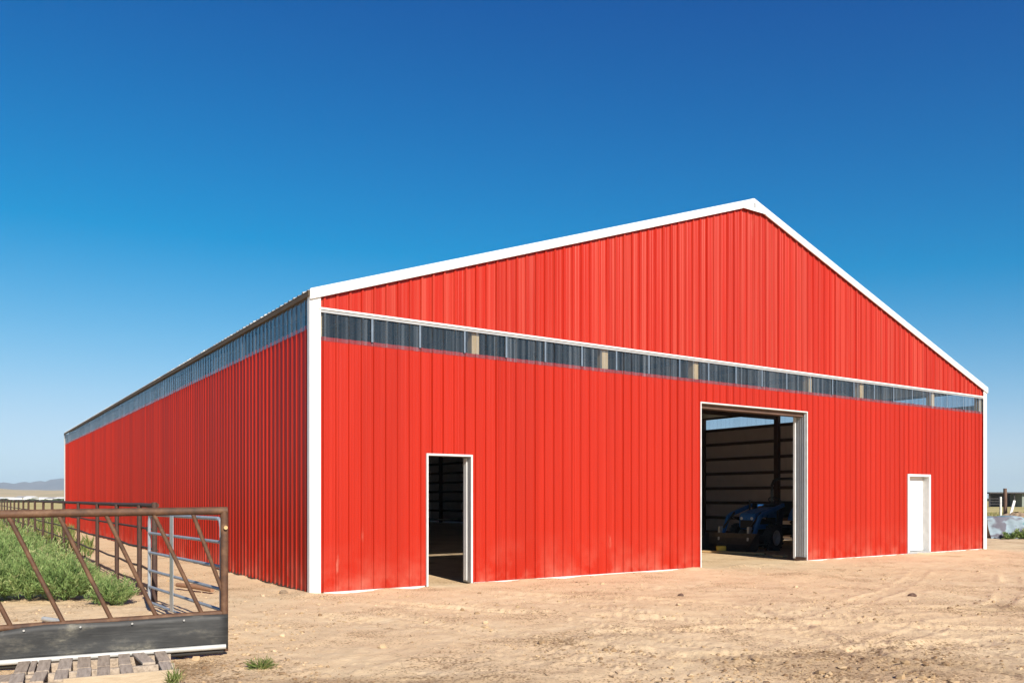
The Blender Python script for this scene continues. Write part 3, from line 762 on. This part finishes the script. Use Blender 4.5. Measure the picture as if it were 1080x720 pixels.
# odds and ends lying in the pen
x0, y0 = ground_at(46, 9.9); x1, y1 = ground_at(79, 9.35)
tag(MB().tube([(x0, y0, .06), ((x0 + x1) / 2 - .02, (y0 + y1) / 2, .075), (x1, y1, .06)], .03, 10).build('plastic_pipe', M['pvc'], smooth=True), 'short white plastic pipe lying on sand behind the slanted bars', 'pipe')
x0, y0 = ground_at(187, 13.6); x1, y1 = ground_at(224, 12.9)
tag(MB().tube([(x0, y0, .08), ((x0 * .4 + x1 * .6), (y0 * .4 + y1 * .6), .09), (x1, y1, .07)], [.035, .045, .035], 10).build('timber', M['log_wood'], smooth=True), 'brown timber lying on the sand beside the red side wall', 'timber')
x0, y0 = ground_at(299, 874 * 1.5 / (626 - 525))
def rock(name, loc, r, sq, material, label, seed):
    rr = random.Random(seed); mb = MB(); nu, nv = 12, 8
    for j in range(nv + 1):
        for i in range(nu):
            t = 2 * math.pi * i / nu; p = math.pi * j / nv - math.pi / 2
            k = 1 + rr.uniform(-.18, .18)
            mb.v.append((math.cos(t) * math.cos(p) * r * k, math.sin(t) * math.cos(p) * r * k * .8, math.sin(p) * r * k * sq))
    for j in range(nv):
        for i in range(nu): mb.f.append((j * nu + i, j * nu + (i + 1) % nu, (j + 1) * nu + (i + 1) % nu, (j + 1) * nu + i))
    return tag(mb.build(name, material, loc=loc), label, 'rock' if name == 'rock' else 'clod')
rock('rock', (x0, y0, .02), .07, .6, M['stone'], 'small brown stone on the sand near the white corner trim', 1)
x0, y0 = ground_at(962, 874 * 1.5 / (629 - 525)); rock('dirt_clod', (x0, y0, .02), .062, .6, M['old_post'], 'dark lump of earth alone on the sand right of the big opening', 2)
x0, y0 = ground_at(718, 874 * 1.5 / (629 - 525)); rock('dirt_clod', (x0, y0, .02), .045, .7, M['old_post'], 'tiny dark clod on the sand in front of the left jamb', 3)

# ================================================================== VEGETATION
def leaf_mesh(name, n, dims, seed, leaf=(.05, .012), stem=.5, dome=True, tone=(0, 1)):
    rr = np.random.RandomState(seed)
    n_st = max(10, n // 45)
    vs, fs, tn = [], [], []
    def add(p, d, up, l, w, t):
        s = np.cross(d, up); s /= (np.linalg.norm(s) + 1e-9)
        i = len(vs)
        vs.extend([p - s * w * .5, p + s * w * .5, p + d * l * .6 + s * w * .55, p + d * l, p + d * l * .6 - s * w * .55]); fs.append((i, i + 1, i + 2, i + 3, i + 4)); tn.extend([t] * 5)
    lump = rr.uniform(.72, 1.12, 24)
    for k in range(n_st):
        az = rr.uniform(0, 2 * np.pi); sp = np.sqrt(rr.uniform(0, 1)) * .95
        le = lump[int(az / (2 * np.pi) * 24) % 24]
        tip = np.array([np.cos(az) * sp * dims[0] * le, np.sin(az) * sp * dims[1] * le, dims[2] * np.sqrt(max(0.02, 1 - (sp * .93) ** 2)) * rr.uniform(.6, 1.22)])
        root = np.array([np.cos(az) * sp * dims[0] * .35, np.sin(az) * sp * dims[1] * .35, 0])
        t0 = rr.uniform(*tone)
        for q in range(n // n_st):
            f = rr.uniform(.12, 1.0) ** .6
            bend = root + (tip - root) * np.array([f ** 1.4, f ** 1.4, f])
            d = (tip - root) / (np.linalg.norm(tip - root) + 1e-9) + rr.normal(0, .55, 3); d[2] += .25; d /= np.linalg.norm(d)
            p = bend + rr.normal(0, .018, 3); p[2] = max(p[2], .005)
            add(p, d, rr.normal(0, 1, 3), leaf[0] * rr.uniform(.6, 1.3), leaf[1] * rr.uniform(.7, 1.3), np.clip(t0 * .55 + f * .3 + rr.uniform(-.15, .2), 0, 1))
    me = bpy.data.meshes.new(name); me.from_pydata([tuple(v_) for v_ in vs], [], fs)
    a = me.attributes.new('tone', 'FLOAT', 'POINT'); a.data.foreach_set('value', np.array(tn, np.float32))
    return me
def stem_mesh(dims, seed):
    rr = random.Random(seed); mb = MB()
    for k in range(9):
        a = rr.uniform(0, 6.28); s = rr.uniform(.3, .8)
        mb.tube([(0, 0, 0), (math.cos(a) * dims[0] * s * .4, math.sin(a) * dims[1] * s * .4, dims[2] * .4), (math.cos(a) * dims[0] * s, math.sin(a) * dims[1] * s, dims[2] * .8)], [.012, .008, .004], 5, False)
    return mb
bush_protos = []
for i, dims in enumerate(((.55, .5, .62), (.7, .6, .78), (.48, .48, .5))):
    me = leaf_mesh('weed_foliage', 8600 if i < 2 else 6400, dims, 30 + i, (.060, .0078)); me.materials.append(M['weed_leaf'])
    bush_protos.append((me, stem_mesh(dims, i)))
stem_cache = {}
def bush(px, D, k, s, label, rz, hs=1.0, group='green weed bushes in the pen'):
    x, y = ground_at(px, D)
    o = thing('weed_bush', label, 'bush', (x, y, gz(x, y) - .02), rz, group); o.scale = (s, s, s * hs)
    f = bpy.data.objects.new('foliage', bush_protos[k][0]); col.objects.link(f); f.parent = o
    if k not in stem_cache:
        st_ = bush_protos[k][1].build('stem', M['weed_leaf'], o); stem_cache[k] = st_
    else:
        st_ = stem_cache[k].copy(); col.objects.link(st_); st_.parent = o
    return o
bush(119, 11.55, 2, .78, 'small round weed bush at the right end of the green patch', .3)
bush(68, 12.0, 0, 1.0, 'weed bush at the front edge of the patch left of the small round one', 1.2)
bush(88, 12.9, 2, .80, 'weed bush standing behind the gap between the front bushes', 3.1)
bush(30, 12.1, 1, .92, 'broad weed bush at the front of the patch behind the slanted bars', 2.2, 1.0)
bush(-12, 12.0, 0, 1.05, 'front weed bush cut by the left edge of the picture', 4.0)
# the mass behind them
mass_spots = []
rr = random.Random(4)
while len(mass_spots) < 34:
    px = rr.uniform(-60, 78); D = rr.uniform(13.0, 21)
    lim = 66 - (D - 13) * 5.0
    if px < lim: mass_spots.append((px, D))
vs_all, fs_all, tn_all = [], [], []
for (px, D) in mass_spots:
    k = rr.choice((0, 1, 1)); me = bush_protos[k][0]; x, y = ground_at(px, D)
    n = len(me.vertices); co = np.empty(n * 3, np.float32); me.vertices.foreach_get('co', co); co = co.reshape(-1, 3)
    tn = np.empty(n, np.float32); me.attributes['tone'].data.foreach_get('value', tn)
    pick = n // 5 * 5
    pick = int(pick * .55) // 5 * 5
    a = rr.uniform(0, 6.28); s = rr.uniform(.8, 1.15); hs = s * (1.0 + .10 * max(0, (60 - px) / 60)) * rr.uniform(.65, 1.0)
    c, s_ = math.cos(a), math.sin(a)
    q = co[-pick:].copy() if rr.random() < .5 else co[:pick].copy()
    rot = np.stack([(q[:, 0] * c - q[:, 1] * s_) * s * 1.2 + x, (q[:, 0] * s_ + q[:, 1] * c) * s * 1.2 + y, q[:, 2] * hs], 1)
    b0 = sum(len(v_) for v_ in vs_all); vs_all.append(rot); tn_all.append(np.clip(tn[:pick] + rr.uniform(-.1, .25), 0, 1))
    fs_all.append(np.arange(pick).reshape(-1, 5) + b0)
vv = np.concatenate(vs_all); ff = np.concatenate(fs_all); tt = np.concatenate(tn_all)
me = bpy.data.meshes.new('weeds'); me.from_pydata(vv.tolist(), [], ff.tolist())
a = me.attributes.new('tone', 'FLOAT', 'POINT'); a.data.foreach_set('value', tt.astype(np.float32)); me.materials.append(M['weed_leaf'])
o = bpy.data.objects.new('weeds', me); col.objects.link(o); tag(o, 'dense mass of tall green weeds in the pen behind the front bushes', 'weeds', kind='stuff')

def tuft(name, loc, n, dims, seed, m_, label, leaf=(.12, .006), cat='grass tuft', group=None):
    me = leaf_mesh(name, n, dims, seed, leaf); me.materials.append(M[m_])
    o = bpy.data.objects.new(name, me); col.objects.link(o); o.location = loc
    return tag(o, label, cat, group)
x, y = ground_at(276, 874 * 1.5 / (705 - 525)); tuft('grass_tuft', (x, y, gz(x, y) - .01), 300, (.12, .09, .05), 3, 'grass_leaf', 'small green grass tuft on the bare sand right of the pallet', (.07, .005))
x, y = ground_at(184, 874 * 1.5 / (722 - 525)); tuft('grass_tuft', (x, y, gz(x, y) - .01), 160, (.05, .05, .09), 4, 'grass_leaf', 'thin upright grass tuft at the right corner of the pallet', (.07, .005))
for i, (px, D, s) in enumerate(((1069, 30.4, .24), (1079, 30.5, .33), (1090, 30.4, .36))):
    x, y = ground_at(px, D)
    tuft('weed_clump', (x, y, -.02), 420, (.5, .3, s), 50 + i, 'weed_leaf', ('weed clump growing at the foot of the draped tarp', 'taller weed clump by the tarp next to the picture edge', 'weed clump by the tarp just past the picture edge')[i], (.12, .03), 'weeds')
# strip of dry grass beyond the tarp and beside the barn's far end
def strip(name, n, fn, seed, leaf, m_):
    rr = np.random.RandomState(seed); vs, fs, tn = [], [], []
    for k in range(n):
        x, y, h = fn(rr); a = rr.uniform(0, 6.28); w_ = leaf * rr.uniform(.7, 1.4); dx, dy = math.cos(a) * w_, math.sin(a) * w_
        lx, ly = rr.normal(0, .3, 2) * h; i = len(vs)
        vs += [(x - dx, y - dy, -.02), (x + dx, y + dy, -.02), (x + lx, y + ly, h)]; fs.append((i, i + 1, i + 2)); tn += [rr.uniform(0, 1)] * 3
    me = bpy.data.meshes.new(name); me.from_pydata(vs, [], fs)
    a = me.attributes.new('tone', 'FLOAT', 'POINT'); a.data.foreach_set('value', np.array(tn, np.float32)); me.materials.append(M[m_])
    o = bpy.data.objects.new(name, me); col.objects.link(o); tag(o, kind='stuff'); return o
def f_right(r): px = r.uniform(1036, 1130); D = r.uniform(34, 75); x, y = ground_at(px, D); return x, y, r.uniform(.12, .4)
o = strip('grass', 9000, f_right, 2, .03, 'dry_grass'); tag(o, 'dry yellow grass in the field beyond the tarp', 'grass', kind='stuff')
def f_left(r): px = r.uniform(-120, 100); D = r.uniform(21, 85); x, y = ground_at(min(px, 96 - (D > 28) * 20), D); return x, y, r.uniform(.1, .42)
o = strip('grass', 12000, f_left, 3, .03, 'grass_leaf'); tag(o, 'rough green and yellow grass around the far part of the pipe fence', 'grass', kind='stuff')

# clods, pebbles and litter strewn over the sand
def clods():
    rr = np.random.RandomState(8)
    ico = []; t = (1 + 5 ** .5) / 2
    for a, b_ in ((-1, t), (1, t), (-1, -t), (1, -t)): ico += [(a, b_, 0), (0, a, b_), (b_, 0, a)]
    ico = np.array(ico, float) / math.sqrt(1 + t * t)
    import itertools
    fcs = [(i, j, k) for i, j, k in itertools.combinations(range(12), 3) if all(np.linalg.norm(ico[p] - ico[q]) < 1.1 for p, q in ((i, j), (j, k), (i, k)))]
    ff_ = []
    for (i, j, k) in fcs:
        nrm = np.cross(ico[j] - ico[i], ico[k] - ico[i]); ff_.append((i, j, k) if nrm.dot(ico[i]) > 0 else (i, k, j))
    N = 15000
    D = 1 / rr.uniform(1 / 19, 1 / 6.2, N); px = rr.uniform(-20, 1100, N); x = (px - 540) / F * D; y = D
    u = (x - C0.x) * U.x + (y - C0.y) * U.y; w_ = (x - C0.x) * V.x + (y - C0.y) * V.y
    dens = perlin(x * .5 + 2, y * .5) + .5 * perlin(x * 1.6, y * 1.6 + 4)
    keep = ~((u > -.2) & (w_ > -.15)) & (dens > rr.uniform(-.25, .5, N))
    x, y = x[keep], y[keep]; n = len(x)
    h, dm, _ = ground_fn(x, y)
    s = np.clip(rr.lognormal(math.log(.0072), .62, n), .0025, .040)
    vs, fs, tn = [], [], []
    for i in range(n):
        k = ico * rr.uniform(.65, 1.2, (12, 1)) * s[i]; k[:, 2] *= rr.uniform(.5, .9)
        a = rr.uniform(0, 6.28); c, s_ = math.cos(a), math.sin(a)
        k = np.stack([(k[:, 0] * c - k[:, 1] * s_) * 1.2 + x[i], k[:, 0] * s_ + k[:, 1] * c + y[i], k[:, 2] + h[i] + s[i] * .2], 1)
        b0 = len(vs); vs.extend(k.tolist()); fs.extend([(b0 + p, b0 + q, b0 + r_) for p, q, r_ in ff_])
        tn.extend([float(np.clip(rr.normal(.60, .25) - dm[i] * .55, 0, 1))] * 12)
    me = bpy.data.meshes.new('pebbles'); me.from_pydata(vs, [], fs)
    a = me.attributes.new('tone', 'FLOAT', 'POINT'); a.data.foreach_set('value', np.array(tn, np.float32)); me.materials.append(M['clod'])
    o = bpy.data.objects.new('pebbles', me); col.objects.link(o); tag(o, 'small clods and pebbles strewn over the sandy yard', 'pebbles', kind='stuff')
    mb = MB()
    N = 700
    for k in range(N):
        D = 1 / rr.uniform(1 / 15, 1 / 6.3); px = rr.uniform(190, 1090); x, y = (px - 540) / F * D, D
        if -.3 < (x - C0.x) * U.x + (y - C0.y) * U.y and (x - C0.x) * V.x + (y - C0.y) * V.y > -.3: continue
        if perlin(np.array([x * .7 + 31]), np.array([y * .7]))[0] < rr.uniform(-.2, .4): continue
        z = gz(x, y) + .006; a = rr.uniform(0, 6.28); l = rr.uniform(.02, .09)
        mb.bar((x, y, z), (x + math.cos(a) * l, y + math.sin(a) * l, z + rr.uniform(0, .012)), .005, .004)
    o = mb.build('straw_litter', M['litter'], fix=False); tag(o, 'bits of dark straw and twigs scattered on the sand', 'litter', kind='stuff')
clods()

# ================================================================== RIGHT BACKGROUND
x, y = ground_at(1042, 31.0)
mb = MB(); n, mrow = 70, 14
for i in range(n + 1):
    t = i / n * 5.0
    top = .76 + .05 * math.sin(t * 2.3) + .03 * math.sin(t * 6.1 + 1) - .06 * (t < .4) * (1 - t / .4)
    for k in range(mrow + 1):
        f = k / mrow
        if f < .7:
            g = f / .7; z = top * g; yy = -.22 * (1 - g) ** 1.5
        else:
            g = (f - .7) / .3; z = top + .03 * math.sin(g * 3.1); yy = .9 * g
        fold = .055 * math.sin(t * 7 + 2 * math.sin(t * 1.7) + f * 1.5) * math.sin(min(1, f / .7) * 2.6) + .02 * math.sin(t * 17 + f * 4)
        mb.v.append((t, yy + fold * (f < .75), max(z, -.01)))
for i in range(n):
    for k in range(mrow): a = i * (mrow + 1) + k; mb.f.append((a, a + mrow + 1, a + mrow + 2, a + 1))
o = mb.build('tarp', M['tarp'], smooth=True, fix=False, loc=(x, y, 0)); tag(o, 'crumpled pale blue and white tarp draped over a low heap beyond the barn', 'tarp')
# heap under the tarp
mb = MB(); mb.box(x + .15, x + 4.8, y + .15, y + .75, -.02, .62)
tag(mb.build('bale_row', M['straw_board'], bevel=.06), 'straw bales stacked underneath the pale tarp', 'bale')
x, y = ground_at(1060, 36)
tag(MB().tube([(x, y, -.1), (x + .01, y, .95), (x, y, 1.92)], [.085, .075, .07], 12).build('wooden_post', M['old_post'], smooth=True), 'thick brown wooden post behind the tarp', 'post')
x0, y0 = ground_at(1062.5, 35.7); x1, y1 = ground_at(1070, 35.7)
tag(MB().bar((x0, y0, .30), (x1, y1, 1.40), .10, .03, (0, 1, 0)).build('white_plank', M['white_board']), 'white plank leaning against the brown wooden post', 'plank')
x, y = ground_at(1055.3, 37)
tag(MB().tube([(x, y, -.1), (x, y, 1.56)], .045, 8).build('white_post', M['white_board']), 'slim white post left of the brown wooden post', 'post')
for i, (px, D, s, lb) in enumerate(((1064, 34.5, .32, 'brown clod heap beside the foot of the wooden post'), (1074, 34.6, .36, 'brown earth heap behind the tarp right of the wooden post'))):
    x, y = ground_at(px, D); rock('dirt_heap', (x, y, .7), s, .5, M['stone'], lb, 20 + i).scale = (1, 1, 1.0)
    bpy.context.view_layer.update()
    ob = [q for q in bpy.data.objects if q.name.startswith('dirt_heap')][-1]; ob.location.z = .45; ob.scale = (1.6, 1, 2.4); ob['category'] = 'dirt heap'
# open shed far off
SD = 140
x, y = ground_at(1043.5, SD)
sh = thing('open_shed', 'low open sided shed with flat dark roof far beyond the tarp', 'shed', (x, y, 0))
MB().box(-.3, 9.5, -.6, 5.4, 2.28, 2.50).build('roof', M['shed_dark'], sh)
for (px_, py_) in ((0, 0), (2.0, 4.6), (4.2, 0), (8.8, 0), (0, 4.6), (8.8, 4.6)): MB().box(px_, px_ + .14, py_, py_ + .14, 0, 2.3).build('post', M['shed_dark'], sh)
MB().box(2.4, 5.6, 3.6, 4.4, 0, 2.27).build('back_wall', M['shed_dark'], sh)
MB().box(5.65, 9.4, .2, 4.5, 0, 2.27).build('side_room', M['shed_green'], sh)
for z in (.5, .95, 1.4): MB().box(.16, 2.3, .02, .10, z - .05, z + .05).build('rail', M['shed_dark'], sh)

# far dark tree belts on both sides of the horizon
def belt_mass(name, p0, p1, D, hmin, hmax, seed, label):
    rr = np.random.RandomState(seed); mb = MB(); xs = np.arange(p0, p1, .28)
    vs, fs, tn = [], [], []
    for px in xs:
        for q in range(10):
            d = D + rr.uniform(0, 14); x, y = ground_at(px + rr.uniform(-.5, .5), d); h = rr.uniform(hmin, hmax) * (.6 + .5 * math.sin(px * .33) * math.sin(px * .11 + 1))
            z = rr.uniform(0, 1) * h
            a = rr.uniform(0, 6.28); s = rr.uniform(.3, .8); i = len(vs)
            for kk in range(4): vs.append((x + math.cos(a + kk * 1.57) * s, y + math.sin(a + kk * 1.57) * s * .4, z + s * .6 * (1 if kk in (0, 1) else -.6) + .3))
            fs.append((i, i + 1, i + 2, i + 3))
    me = bpy.data.meshes.new(name); me.from_pydata(vs, [], fs); me.materials.append(M['far_tree'])
    o = bpy.data.objects.new(name, me); col.objects.link(o); tag(o, label, 'tree line', kind='stuff')
belt_mass('tree_line', 1036, 1110, 420, .8, 1.8, 5, 'low dark line of far trees on the horizon beyond the shed')
belt_mass('tree_line', -60, 72, 285, .3, .7, 6, 'low scrub along the far edge of the pasture')

# white farm buildings at the foot of the hills
def shed_far(px, D, w, d, h, i, label):
    x, y = ground_at(px, D); o = thing('farm_building', label, 'farm building', (x, y, 0), 0, 'white farm buildings below the hills')
    MB().box(-w / 2, w / 2, 0, d, 0, h).build('wall', M['far_white'], o)
    MB().prism([(-.2, h), (d / 2, h + .5), (d + .2, h)], -w / 2 - .2, w / 2 + .2, 'yz').build('roof', M['far_white'] if i % 3 else M['far_roof'], o)
fb = [(-40, 300, 9, 'white farm building well left of the picture edge'), (-14, 310, 10, 'long white building at the left picture edge below the hills'), (8, 330, 7.5, 'low white building nearest the left edge below the hills'), (19, 320, 2.7, 'narrow white building left of the gap below the hills'), (29, 320, 3.0, 'narrow white building right of the gap below the hills'), (41, 335, 4.5, 'long low white building in the middle of the row'), (52, 330, 2.6, 'small white building left of the barn corner below the hills'), (60.5, 325, 2.6, 'small white building beside the far barn corner')]
for i, (px, D, w, lb) in enumerate(fb): shed_far(px, D, w, 5, 1.35 if i not in (3, 4) else 1.75, i, lb)

# hills
def ridge(name, D, depth, az0, az1, hfn, m_, nx=160, ny=14):
    mb = MB()
    for j in range(ny + 1):
        for i in range(nx + 1):
            a = R(az0 + (az1 - az0) * i / nx); f = j / ny; r = D + depth * f
            x, y = math.sin(a) * r, math.cos(a) * r
            env = math.sin(math.pi * f) ** .8 * math.sin(math.pi * min(1, max(0, i / nx))) ** .35
            mb.v.append((x, y, hfn(math.degrees(a), f) * env - 1.0))
    for j in range(ny):
        for i in range(nx): a = j * (nx + 1) + i; mb.f.append((a, a + 1, a + nx + 2, a + nx + 1))
    o = mb.build(name, M[m_], smooth=True); tag(o, kind='structure')
pn = lambda a, b_=0.0: float(perlin(np.array([a]), np.array([b_]))[0])
ridge('hills', 800, 900, -75, -12, lambda a, f: 15.5 * (1 + .30 * pn(a * .22, f * 2) + .12 * pn(a * .9 + 4, f * 3)) + .0, 'tan_hill')
ridge('mountains', 3000, 1400, -80, -10, lambda a, f: 67 * (1 + .45 * pn(a * .28 + 2.3, f * 1.2) + .42 * pn(a * .62 + 7, f * 2) + .14 * pn(a * 2.6, f * 4)), 'mountain', 260, 16)

# ================================================================== AIR
hz = MB().box(-4800, 4800, -4800, 4800, -2.2, 122).build('haze', bpy.data.materials.new('air'))
hm = hz.data.materials[0]; hm.use_nodes = True; nt = hm.node_tree
nt.nodes.remove(nt.nodes['Principled BSDF'])
pv = node(nt, 'ShaderNodeVolumePrincipled'); pv.inputs['Color'].default_value = (.66, .83, 1.0, 1); pv.inputs['Density'].default_value = 1.7e-4; pv.inputs['Anisotropy'].default_value = .0
nt.links.new(pv.outputs[0], nt.nodes['Material Output'].inputs['Volume'])
tag(hz, 'thin pale blue summer haze over the plain', 'haze', kind='stuff')

# ================================================================== LIGHT, SKY, CAMERA
w = bpy.data.worlds.new('World'); sc.world = w; w.use_nodes = True; nt = w.node_tree
sky = node(nt, 'ShaderNodeTexSky', sky_type='NISHITA'); sky.sun_disc = False
to_sun = -SUN_DIR
sky.sun_elevation = SUN_EL; sky.sun_rotation = math.atan2(to_sun.x, to_sun.y) % (2 * math.pi)
sky.altitude = 1400; sky.air_density = .95; sky.dust_density = .2; sky.ozone_density = 2.2
hs = node(nt, 'ShaderNodeHueSaturation'); hs.inputs['Saturation'].default_value = 1.25; hs.inputs['Hue'].default_value = .492
gm = node(nt, 'ShaderNodeGamma'); gm.inputs[1].default_value = 1.12
nt.links.new(sky.outputs[0], gm.inputs[0]); nt.links.new(gm.outputs[0], hs.inputs['Color'])
sb = node(nt, 'ShaderNodeVectorMath', operation='SUBTRACT'); sb.inputs[1].default_value = (.78, .52, .10); mx = node(nt, 'ShaderNodeVectorMath', operation='MAXIMUM')
nt.links.new(hs.outputs[0], sb.inputs[0]); nt.links.new(sb.outputs[0], mx.inputs[0])
mu = node(nt, 'ShaderNodeVectorMath', operation='MULTIPLY'); mu.inputs[1].default_value = (1.42, 1.06, 1.07); nt.links.new(mx.outputs[0], mu.inputs[0])
sx = node(nt, 'ShaderNodeSeparateXYZ'); cx_ = node(nt, 'ShaderNodeCombineXYZ'); nt.links.new(mu.outputs[0], sx.inputs[0])
for i, m_ in enumerate((5.8, 8.3, 10.)):                # soft shoulder for the very bright sky at the horizon
    q = math_n(nt, 'POWER', math_n(nt, 'DIVIDE', sx.outputs[i], m_), 2.0)
    nt.links.new(math_n(nt, 'DIVIDE', sx.outputs[i], math_n(nt, 'SQRT', math_n(nt, 'ADD', q, 1.0))), cx_.inputs[i])
nt.links.new(cx_.outputs[0], nt.nodes['Background'].inputs[0]); nt.nodes['Background'].inputs[1].default_value = .061
sun = bpy.data.lights.new('sun', 'SUN'); sun.energy = 4.2; sun.angle = R(.5); sun.color = (1, .93, .83)
so = bpy.data.objects.new('sun', sun); col.objects.link(so); so.rotation_euler = SUN_DIR.to_track_quat('-Z', 'Y').to_euler(); so.location = (10, -20, 40)

cam = bpy.data.cameras.new('camera'); co_ = bpy.data.objects.new('camera', cam); col.objects.link(co_)
co_.location = (0, 0, CAM_H); co_.rotation_euler = (R(90), 0, 0)
cam.sensor_width = 36; cam.lens = 36 * F / 1080; cam.shift_y = 165 / 1080; cam.clip_end = 20000; cam.clip_start = .1
sc.camera = co_
sc.view_settings.view_transform = 'Standard'; sc.view_settings.look = 'None'; sc.view_settings.gamma = 1; sc.view_settings.exposure = .92
sc.view_settings.use_curve_mapping = False
sc.cycles.max_bounces = 8; sc.cycles.transparent_max_bounces = 16; sc.cycles.volume_bounces = 0
sc.cycles.use_denoising = True
